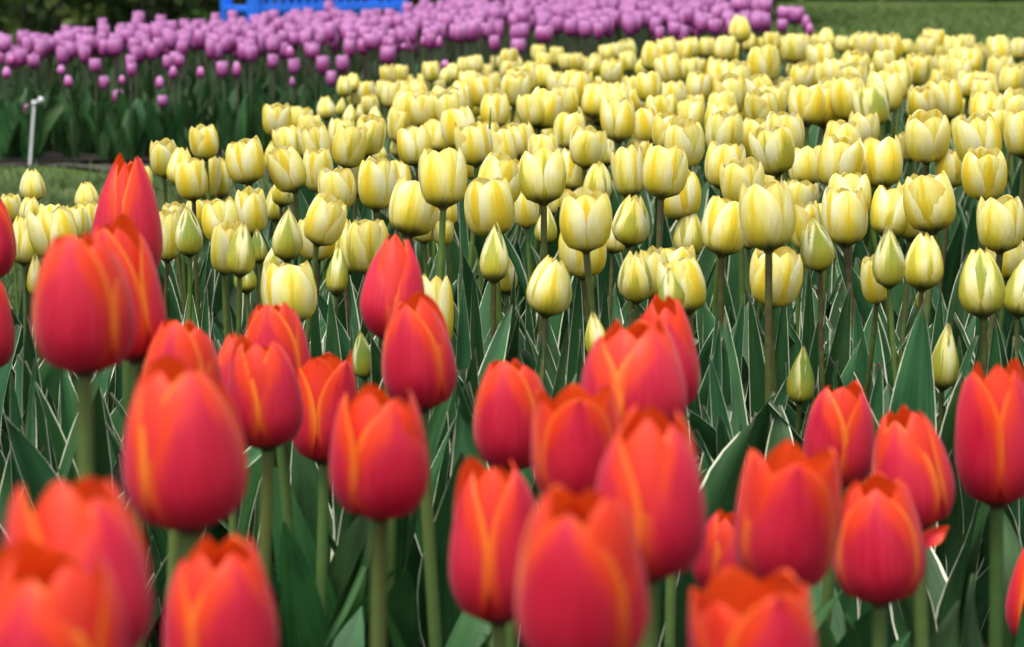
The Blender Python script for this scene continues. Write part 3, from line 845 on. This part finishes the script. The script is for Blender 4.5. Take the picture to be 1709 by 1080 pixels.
# broad leaves one can tell apart between the yellow flowers and the red ones: (tip x, tip y, foot x, width px, depth)
BROAD = [(1420, 473, 1372, 62, 2.56), (1541, 506, 1516, 104, 2.44), (1243, 491, 1200, 40, 2.6), (1250, 488, 1296, 44, 2.62), (1427, 498, 1470, 48, 2.66), (1199, 535, 1188, 38, 2.5), (1184, 592, 1240, 50, 2.42),
         (1471, 605, 1440, 56, 2.42), (1378, 488, 1320, 42, 2.55), (967, 445, 950, 40, 2.72), (860, 449, 838, 34, 2.7), (950, 537, 905, 36, 2.5), (967, 549, 962, 46, 2.48), (790, 452, 800, 36, 2.72), (772, 465, 782, 40, 2.6),
         (793, 581, 762, 66, 2.35), (550, 478, 572, 48, 2.6), (587, 543, 590, 34, 2.5), (43, 527, 52, 56, 2.4), (60, 597, 0, 34, 2.2), (18, 620, 20, 44, 2.3), (905, 560, 880, 36, 2.5), (1120, 545, 1150, 44, 2.5),
         (520, 440, 530, 36, 2.7), (640, 500, 640, 44, 2.6), (680, 440, 690, 36, 2.8), (455, 500, 470, 40, 2.65), (375, 470, 385, 34, 2.7), (345, 480, 330, 36, 2.7), (1600, 560, 1612, 48, 2.5), (1660, 535, 1680, 52, 2.5), (1640, 540, 1625, 44, 2.6),
         (1690, 560, 1700, 46, 2.45), (1310, 470, 1300, 40, 2.75), (1350, 440, 1352, 36, 2.8), (1570, 480, 1575, 44, 2.7), (1010, 470, 1015, 40, 2.7), (880, 480, 890, 34, 2.66), (730, 560, 735, 48, 2.4), (440, 620, 455, 44, 2.35), (160, 620, 165, 60, 2.3), (760, 203, 782, 15, 3.75), (819, 178, 806, 13, 4.1)]
rgl = random.Random(77)
for tx, ty, fx, wpx, d in BROAD:
    own = min(HEADS, key=lambda q: abs(q[0] - fx) + 400 * abs(q[1] - d))
    root = own[2]
    inv = root.matrix_basis.inverted()
    tip = at(tx, ty, d)
    zb = at(fx, 900, d)
    rl = root.location
    foot = Vector((zb.x, tip.y + rgl.uniform(-.02, .03), 0))
    foot = foot * .8 + Vector((rl.x, rl.y, 0)) * .2
    wdm = wpx / FPX * d
    mid = foot * .45 + tip * .55 + Vector(((zb.x - tip.x) * .35, .01, 0))
    g = leaf_geo(inv @ foot, inv @ mid, inv @ tip, wdm * 1.1, rgl.uniform(.25, .6), rgl.uniform(-.5, .5), rgl, nu=9, nv=22, face=Vector((rgl.uniform(-.45, .45), -1, .2)))
    obj('leaf', mesh('leaf', g[0], g[2], M_LY, g[1]), root)

# tulips that have leaves but no flower yet, filling the front edge of the yellow bed
for i in range(34):
    px = 20 + i * 51 + R.uniform(-20, 20)
    d = R.uniform(2.25, 2.7)
    b = at(px, 900, d)
    root = bpy.data.objects.new('young_tulip', None)
    col.objects.link(root)
    root.location = (b.x, b.y, 0)
    root.empty_display_size = .03
    tag(root, 'flowerless tulip shoot of upright dark leaves with thin cream margins in the front row', 'tulip shoot', 'flowerless tulip shoots at the front of the yellow bed')
    a0 = R.uniform(0, 6.28)
    for k in range(4):
        l = obj('leaf', R.choice(LEAF['y']), root)
        a = a0 + k * 1.7 + R.uniform(-.4, .4)
        l.rotation_euler = (0, 0, a)
        sc = R.uniform(.75, 1.05)
        l.scale = (sc, sc, sc)
        l.location = (cos(a) * .008, sin(a) * .008, 0)

# --- purple tulips: those one can tell apart, then the dense mass behind
PUR = [
 (11, 122, 16, 21, 'small round purple tulip low at the photo edge of the far bed'), (20, 101, 14, 20, None), (57, 103, 21, 24, None), (103, 117, 14, 18, None), (115, 136, 16, 22, 'small purple tulip hanging below the mass, above the white stake'), (160, 110, 21, 25, 'full round purple tulip just under the dense mass'),
 (175, 139, 17, 25, 'reddish purple tulip below the full round one'), (204, 134, 12, 18, None), (219, 117, 17, 24, 'pale lilac tulip standing alone under the dense mass'), (197, 162, 19, 25, 'magenta tulip with a squared top, second lowest in the far bed'), (267, 138, 15, 23, 'narrow magenta tulip above the lowest one'), (271, 169, 17, 22, 'lowest purple tulip, alone among dark leaves of the far bed'), (280, 105, 18, 26, None), (289, 121, 16, 24, None), (300, 102, 17, 22, None), (335, 121, 14, 20, None), (44, 184, 12, 22, 'small purple tulip directly behind the white stake'),
 (372, 116, 20, 29, 'egg-shaped purple tulip, first of a low pair in the far bed'), (395, 116, 16, 29, 'slim purple tulip, second of a low pair in the far bed'), (420, 90, 22, 30, 'large purple tulip just under the mass, beyond the low pair'), (455, 103, 19, 26, None), (455, 77, 22, 28, None), (491, 111, 21, 30, None), (488, 137, 9, 18, None), (483, 88, 16, 24, None), (539, 109, 23, 32, 'large magenta tulip hanging out of the mass above the small yellow ones'), (523, 86, 23, 26, None), (573, 107, 23, 30, 'dark magenta tulip above the first small yellow ones'), (553, 132, 19, 28, 'dark magenta tulip nearest the small round yellow one'),
 (620, 70, 30, 30, None), (647, 92, 28, 33, 'open purple tulip with a torn top close to the yellow bed'), (765, 56, 31, 33, 'wide open purple tulip with a pale rim, standing before dark stems'), (826, 73, 19, 29, 'slim dark purple tulip above the yellow bed'), (865, 78, 27, 29, 'purple tulip tilted over the back edge of the yellow bed'), (907, 58, 32, 31, 'broad reddish purple tulip with a pale rim'), (706, 70, 9, 20, None), (733, 71, 12, 22, None), (652, 74, 9, 18, None), (674, 78, 9, 14, None), (743, 108, 15, 16, None),
 (1276, 12, 24, 30, 'purple tulip at the end of the dense mass, before the gap of lawn'), (1267, 30, 26, 27, None), (1235, 10, 33, 28, None), (1310, 25, 26, 29, 'purple tulip in the small clump apart from the mass'), (1327, 26, 31, 31, 'biggest pink-purple tulip in the small clump apart from the mass'), (1305, 43, 18, 24, None), (1345, 38, 16, 28, None), (1351, 50, 14, 23, 'dark purple tulip drooping at the end of the small clump'),
]


def purple(cx, yc, wd, hp, d, lab):
    kd = 'o' if wd > 16 else 'c'
    P = at(cx, yc + hp / 2, d)
    grp = None
    if lab is None:
        lab, grp = 'pink purple tulip crowded into the far bed, blurred', 'purple tulips massed in the far bed'
    make_tulip('p', kd, P, wd / FPX * d / 2, hp / FPX * d, R.uniform(0, 120), lab, grp, 0, 2, detail=False, leaf_scale=.95)


for cx, yc, wd, hp, lab in PUR:
    zt = .30 + .11 * min(1, max(0, cx / 700.0))
    d = min(8.6, max(7.72, (HC - zt) * FPX / (yc + 130)))
    if 730 < cx < 760 and yc > 100:
        d = 7.7
    purple(cx, yc, wd, hp, d, lab)
rp = random.Random(5)
n = 0
mass = {M_P: ([], [], []), M_LP: ([], [], []), M_SP: ([], [], [])}


def into_mass(me, mat, mtx):
    V, U, F = mass[mat]
    o = len(V)
    V.extend(mtx @ v.co for v in me.vertices)
    uv = [None] * len(me.vertices)
    for lp in me.loops:
        uv[lp.vertex_index] = tuple(me.uv_layers[0].data[lp.index].uv)
    U.extend(uv)
    F.extend(tuple(i + o for i in p.vertices) for p in me.polygons)


yy = 7.95
while yy < 12.6:
    xl, xr = -.225 * yy, .104 * yy
    x = xl + rp.uniform(0, .1)
    while x < xr:
        px = 854.5 + x / yy * FPX
        back = 9.15 + max(0, px) / 700.0 * 1.75
        if yy < back and rp.random() < min(1, .55 + (yy - 7.95) * 1.5):
            z = .282 + .045 * min(1, max(0, px / 500.0)) + .055 * min(1, max(0, (px - 640) / 200.0)) + rp.gauss(0, .015)
            X, Y = x + rp.uniform(-.04, .04), yy + rp.uniform(-.05, .05)
            d = Y * cos(PITCH) + (HC - z) * sin(PITCH)
            wd = rp.uniform(.034, .049)
            H = rp.uniform(.056, .073)
            kd = 'o'
            if n < 258:
                make_tulip('p', kd, Vector((X, Y, z)), wd / 2, H, rp.uniform(0, 120), 'pink purple tulip crowded into the far bed, blurred', 'purple tulips massed in the far bed', 0, 2, detail=False, leaf_scale=1.05)
                n += 1
            else:
                fl = rp.choice(VAR['p' if kd == 'o' else 'pc'])[1]
                into_mass(fl, M_P, Matrix.Translation((X, Y, z)) @ Matrix.Rotation(rp.uniform(0, 2), 4, 'Z') @ Matrix.Diagonal((wd / 2, wd / 2, H, 1)))
                into_mass(rp.choice(STEM['p']), M_SP, Matrix.Translation((X, Y, 0)) @ Matrix.Diagonal((1, 1, z, 1)))
                into_mass(rp.choice(LEAF['p']), M_LP, Matrix.Translation((X, Y, 0)) @ Matrix.Rotation(rp.uniform(0, 6.28), 4, 'Z'))
                into_mass(rp.choice(LEAF['p']), M_LP, Matrix.Translation((X, Y, 0)) @ Matrix.Rotation(rp.uniform(0, 6.28), 4, 'Z'))
        x += .092 + max(0, yy - 8.6) * .012
    yy += .098 + max(0, yy - 8.6) * .02
V, U, F, fm = [], [], [], []
for i, mt in enumerate(mass):
    o = len(V)
    V += mass[mt][0]
    U += mass[mt][1]
    F += [tuple(k + o for k in f) for f in mass[mt][2]]
    fm += [i] * len(mass[mt][2])
me = mesh('purple_tulips', V, F, M_P, U)
me.materials.append(M_LP)
me.materials.append(M_SP)
me.polygons.foreach_set('material_index', fm)
tag(obj('purple_tulips', me), kind='stuff')

# extra low foliage at the front of the purple bed: flowerless shoots
for i in range(60):
    px = rp.uniform(-20, 760)
    d = rp.uniform(7.62, 8.0)
    b = at(px, 200, d)
    root = bpy.data.objects.new('young_tulip', None)
    col.objects.link(root)
    root.location = (b.x, b.y, 0)
    tag(root, 'flowerless tulip shoot with broad dull green leaves at the front of the far bed', 'tulip shoot', 'flowerless tulip shoots of the far bed')
    for k in range(3):
        l = obj('leaf', R.choice(LEAF['p']), root)
        l.rotation_euler = (0, 0, rp.uniform(0, 6.28))
        sc = rp.uniform(.6, .95)
        l.scale = (sc, sc * 1.2, sc)

# ------------------------------------------------------------------ the white stake
base, top = at(49, 266, 7.62), at(57, 172, 7.6)
base.z = 0
root = obj('plant_marker', None)
root.location = base
tag(root, 'thin white plant marker stake leaning at the front of the purple bed', 'plant marker')
dv = top - base


def bar(p0, p1, wx, wy, mat, name, parent, rnd=False):
    p0, p1 = Vector(p0), Vector(p1)
    d = (p1 - p0).normalized()
    s = d.cross(Vector((0, 1, 0)))
    s = s.normalized() if s.length > .01 else Vector((1, 0, 0))
    n = s.cross(d).normalized()
    V, F = [], []
    for p in (p0, p1):
        for a, b in ((-1, -1), (1, -1), (1, 1), (-1, 1)):
            V.append(p + s * a * wx / 2 + n * b * wy / 2)
    F = [(0, 1, 2, 3), (7, 6, 5, 4), (0, 4, 5, 1), (1, 5, 6, 2), (2, 6, 7, 3), (3, 7, 4, 0)]
    o = obj(name, mesh(name, V, F, mat, smooth=False), parent)
    bv = o.modifiers.new('bevel', 'BEVEL')
    bv.width = min(wx, wy) * .12
    bv.segments = 2
    return o


bar((0, 0, 0), dv, .0085, .004, M_WHITE, 'stake', root)


def knob(c, r, name, parent):
    V, U, F = tube([(c[0], c[1], c[2] - r), (c[0], c[1], c[2] - r * .6), (c[0], c[1], c[2]), (c[0], c[1], c[2] + r * .6), (c[0], c[1], c[2] + r)], [r * .35, r * .85, r, r * .8, r * .3], 10, True)
    return obj(name, mesh(name, V, F, M_WHITE, U), parent)


knob(dv, .0085, 'cap', root)
kb = at(68, 167, 7.6) - base
bar(dv, kb, .008, .008, M_WHITE, 'arm', root)
knob(kb, .0105, 'cap', root)

# ------------------------------------------------------------------ the blue bench, seen from behind
bench = obj('garden_bench', None)
tag(bench, 'bright blue wooden garden bench with vertical back slats beyond the purple tulips', 'bench')
bc = at(418, 14, 14.4)
ang = radians(30)
bench.location = (bc.x, bc.y, ground_z(bc.x, bc.y))
bench.rotation_euler = (0, 0, ang)
zr = bc.z - bench.location.z          # height of the lower back rail above the ground
BL = 1.06


def bpart(boxes, name):
    V, F = [], []
    for (x0, y0, z0, x1, y1, z1) in boxes:
        o = len(V)
        V += [(x0, y0, z0), (x1, y0, z0), (x1, y1, z0), (x0, y1, z0), (x0, y0, z1), (x1, y0, z1), (x1, y1, z1), (x0, y1, z1)]
        F += [tuple(i + o for i in f) for f in ((3, 2, 1, 0), (4, 5, 6, 7), (0, 1, 5, 4), (1, 2, 6, 5), (2, 3, 7, 6), (3, 0, 4, 7))]
    o = obj(name, mesh(name, V, F, M_BLUE, smooth=False), bench)
    bv = o.modifiers.new('bevel', 'BEVEL')
    bv.width = .004
    return o


for x in (0, BL - .06):
    bpart([(x, 0, 0, x + .06, .055, .92)], 'leg')
    bpart([(x, .40, 0, x + .06, .455, zr + .22)], 'leg')
    bpart([(x - .01, .058, zr + .223, x + .07, .48, zr + .253)], 'armrest')
nb = 17
slats = [(.063, .008, zr - .022, BL - .063, .046, zr + .02), (.063, .008, .84, BL - .063, .046, .92)]
pitch = (BL - .126) / nb
for i in range(nb):
    slats.append((.063 + pitch * (i + .24), .018, zr + .022, .063 + pitch * (i + .74), .036, .838))
bpart(slats, 'backrest')
bpart([(-.005, .06 + i * .068, zr - .022, BL + .005, .06 + i * .068 + .056, zr + .006) for i in range(5)], 'seat')
bpart([(.063, .405, zr - .10, BL - .063, .43, zr - .026)], 'front_rail')

# ------------------------------------------------------------------ background planting
def foliage_box(name, x0, x1, y0, y1, h, nleaf, size, mat, seed, parent=None, z0=0.0):
    rg = random.Random(seed)
    V, F = [], []
    for i in range(nleaf):
        t = rg.random()
        c = Vector((rg.uniform(x0, x1), y0 + (y1 - y0) * rg.random() ** 1.7, z0 + h * rg.random()))
        bul = .16 * sin(c.x * 3.1 + seed) + .12 * sin(c.z * 5 + c.x * 1.7) + .08 * sin(c.x * 9)
        c.y -= bul
        dvec = Vector((rg.gauss(0, 1), rg.gauss(0, 1) - .4, rg.gauss(0, .8) + .3)).normalized()
        s = dvec.cross(Vector((rg.gauss(0, 1), rg.gauss(0, 1), rg.gauss(0, 1)))).normalized()
        L = size * rg.uniform(.6, 1.4)
        W = L * .32
        o = len(V)
        V += [c, c + dvec * L * .5 + s * W, c + dvec * L, c + dvec * L * .5 - s * W]
        F.append((o, o + 1, o + 2, o + 3))
    return obj(name, mesh(name, V, F, mat, smooth=False), parent)


def hedge(label, x0, x1, y0, y1, h, n, size, seed, mat=None):
    r = obj('hedge', None)
    r.location = ((x0 + x1) / 2, (y0 + y1) / 2, 0)
    tag(r, label, 'hedge')
    ox, oy = r.location.x, r.location.y
    f = foliage_box('foliage', x0 - ox, x1 - ox, y0 - oy, y1 - oy, h, n, size, mat or M_HEDGE, seed, r, z0=-.25)
    # added dark inner core, not a real trunk, that shuts out the light
    V, F = [], []
    nx = 24
    for j in range(5):
        for i in range(nx):
            t = i / (nx - 1)
            V.append((x0 - ox + (x1 - x0) * t, y0 - oy + (y1 - y0) * (.55 + .1 * sin(i * 1.7 + j)), -.3 + (h + .2) * j / 4))
    o = len(V)
    for j in range(5):
        for i in range(nx):
            t = i / (nx - 1)
            V.append((x0 - ox + (x1 - x0) * t, y1 - oy, -.3 + (h + .2) * j / 4))
    F = grid_faces(nx, 5) + grid_faces(nx, 5, o)
    F += [(4 * nx + i, 4 * nx + i + 1, o + 4 * nx + i + 1, o + 4 * nx + i) for i in range(nx - 1)]
    obj('trunk', mesh('trunk', V, F, M_BARK), r)
    return r


hedge('dark evergreen hedge behind the bench and the purple tulips', -6.5, 2.1, 18.2, 20.0, 2.6, 9000, .17, 1)
hedge('dark hedge closing the lawn at its far end', 1.2, 12, 23.6, 25.2, 2.8, 7000, .20, 2)


def shrub(label, c, rx, rz, n, size, mat, seed):
    rg = random.Random(seed)
    r = obj('shrub', None)
    r.location = c
    tag(r, label, 'shrub')
    V, F = [], []
    for i in range(n):
        u = Vector((rg.gauss(0, 1), rg.gauss(0, 1), rg.gauss(0, 1))).normalized() * rg.random() ** .4
        lump = 1 + .22 * sin(u.x * 6 + seed) * sin(u.z * 5 + seed * 2)
        p = Vector((u.x * rx * lump, u.y * rx * lump, rz + u.z * rz * lump))
        dvec = (u * .7 + Vector((rg.gauss(0, .6), rg.gauss(0, .6), rg.gauss(0, .6)))).normalized()
        s = dvec.cross(Vector((rg.gauss(0, 1), rg.gauss(0, 1), rg.gauss(0, 1)))).normalized()
        L = size * rg.uniform(.6, 1.4)
        o = len(V)
        V += [p, p + dvec * L * .5 + s * L * .3, p + dvec * L, p + dvec * L * .5 - s * L * .3]
        F.append((o, o + 1, o + 2, o + 3))
    obj('foliage', mesh('foliage', V, F, mat, smooth=False), r)
    for k in range(4):
        a = k * 1.6 + seed
        V, U, F = tube([(0, 0, -.1), (cos(a) * rx * .25, sin(a) * rx * .25, rz * .8), (cos(a) * rx * .55, sin(a) * rx * .55, rz * 1.5)], [.02, .014, .006], 6)
        obj('branch', mesh('branch', V, F, M_BARK, U), r)
    return r


g = at(70, 40, 15.5)
shrub('mossy green yew bush behind the near end of the purple bed', (g.x, g.y, -.22), 1.05, 1.0, 5200, .085, M_HEDGE, 4)
g = at(185, 30, 16.6)
shrub('olive green bush beside the grey tree trunk', (g.x, g.y, -.22), .6, .75, 2600, .085, M_HEDGE, 7)
g = at(332, 18, 15.6)
shrub('small bright green bush just left of the blue bench', (g.x, g.y, -.22), .13, .21, 500, .05, M_SHRUB, 6)

tr = obj('tree', None)
g = at(228, 5, 16.2)
tr.location = (g.x, g.y, -.22)
tag(tr, 'grey tree trunk in the dark planting behind the purple tulips', 'tree')
V, U, F = tube([(.05 * sin(i * .9), 0, i * .35) for i in range(13)], [.085 - i * .004 for i in range(13)], 12)
obj('trunk', mesh('trunk', V, F, M_BARK, U), tr)
rg = random.Random(9)
for k in range(5):
    a = k * 1.3
    V, U, F = tube([(0, 0, 2.6 + k * .3), (cos(a) * .6, sin(a) * .6, 3.3 + k * .3), (cos(a) * 1.2, sin(a) * 1.2, 3.9 + k * .3)], [.04, .028, .012], 6)
    obj('branch', mesh('branch', V, F, M_BARK, U), tr)
V, F = [], []
for i in range(3500):
    u = Vector((rg.gauss(0, 1), rg.gauss(0, 1), rg.gauss(0, .8))).normalized() * rg.random() ** .45
    p = Vector((u.x * 1.7, u.y * 1.7, 4.4 + u.z * 1.3))
    dvec = Vector((rg.gauss(0, 1), rg.gauss(0, 1), rg.gauss(0, 1))).normalized()
    s = dvec.orthogonal().normalized()
    o = len(V)
    V += [p, p + dvec * .06 + s * .04, p + dvec * .13, p + dvec * .06 - s * .04]
    F.append((o, o + 1, o + 2, o + 3))
obj('crown', mesh('crown', V, F, M_HEDGE, smooth=False), tr)

# ------------------------------------------------------------------ grass blades on the visible lawn
rg = random.Random(21)
V, F = [], []


def blade(x, y, h, wd):
    a = rg.uniform(0, 6.28)
    dx, dy = cos(a) * wd, sin(a) * wd
    lx, ly = rg.gauss(0, .4) * h, rg.gauss(0, .4) * h
    z = ground_z(x, y)
    o = len(V)
    V.extend([(x - dx, y - dy, z), (x + dx, y + dy, z), (x + dx * .6 + lx * .5, y + dy * .6 + ly * .5, z + h * .6), (x - dx * .6 + lx * .5, y - dy * .6 + ly * .5, z + h * .6), (x + lx, y + ly, z + h)])
    F.extend([(o, o + 1, o + 2, o + 3), (o + 3, o + 2, o + 4)])


for i in range(16000):
    y = rg.uniform(4.7, 7.45)
    x = rg.uniform(-.24, -.06) * y
    if y > 7.1 and rg.random() < .75:
        continue
    if math.sin(x * 7 + 1) * math.sin(y * 9) > .55 and rg.random() < .8:
        continue
    if x > -.75 + (y - 4.6) * .18 + .05:
        continue
    blade(x, y, rg.uniform(.018, .045), rg.uniform(.0016, .003))
tag(obj('grass', mesh('grass', V, F, M_GRASS, smooth=False)), kind='stuff')
V, F = [], []
for i in range(22000):
    y = 8.3 + 14 * rg.random() ** 1.2
    x = rg.uniform(.09, .34) * y
    blade(x, y, rg.uniform(.02, .05), rg.uniform(.003, .006))
tag(obj('grass', mesh('grass', V, F, M_TURF, smooth=False)), kind='stuff')
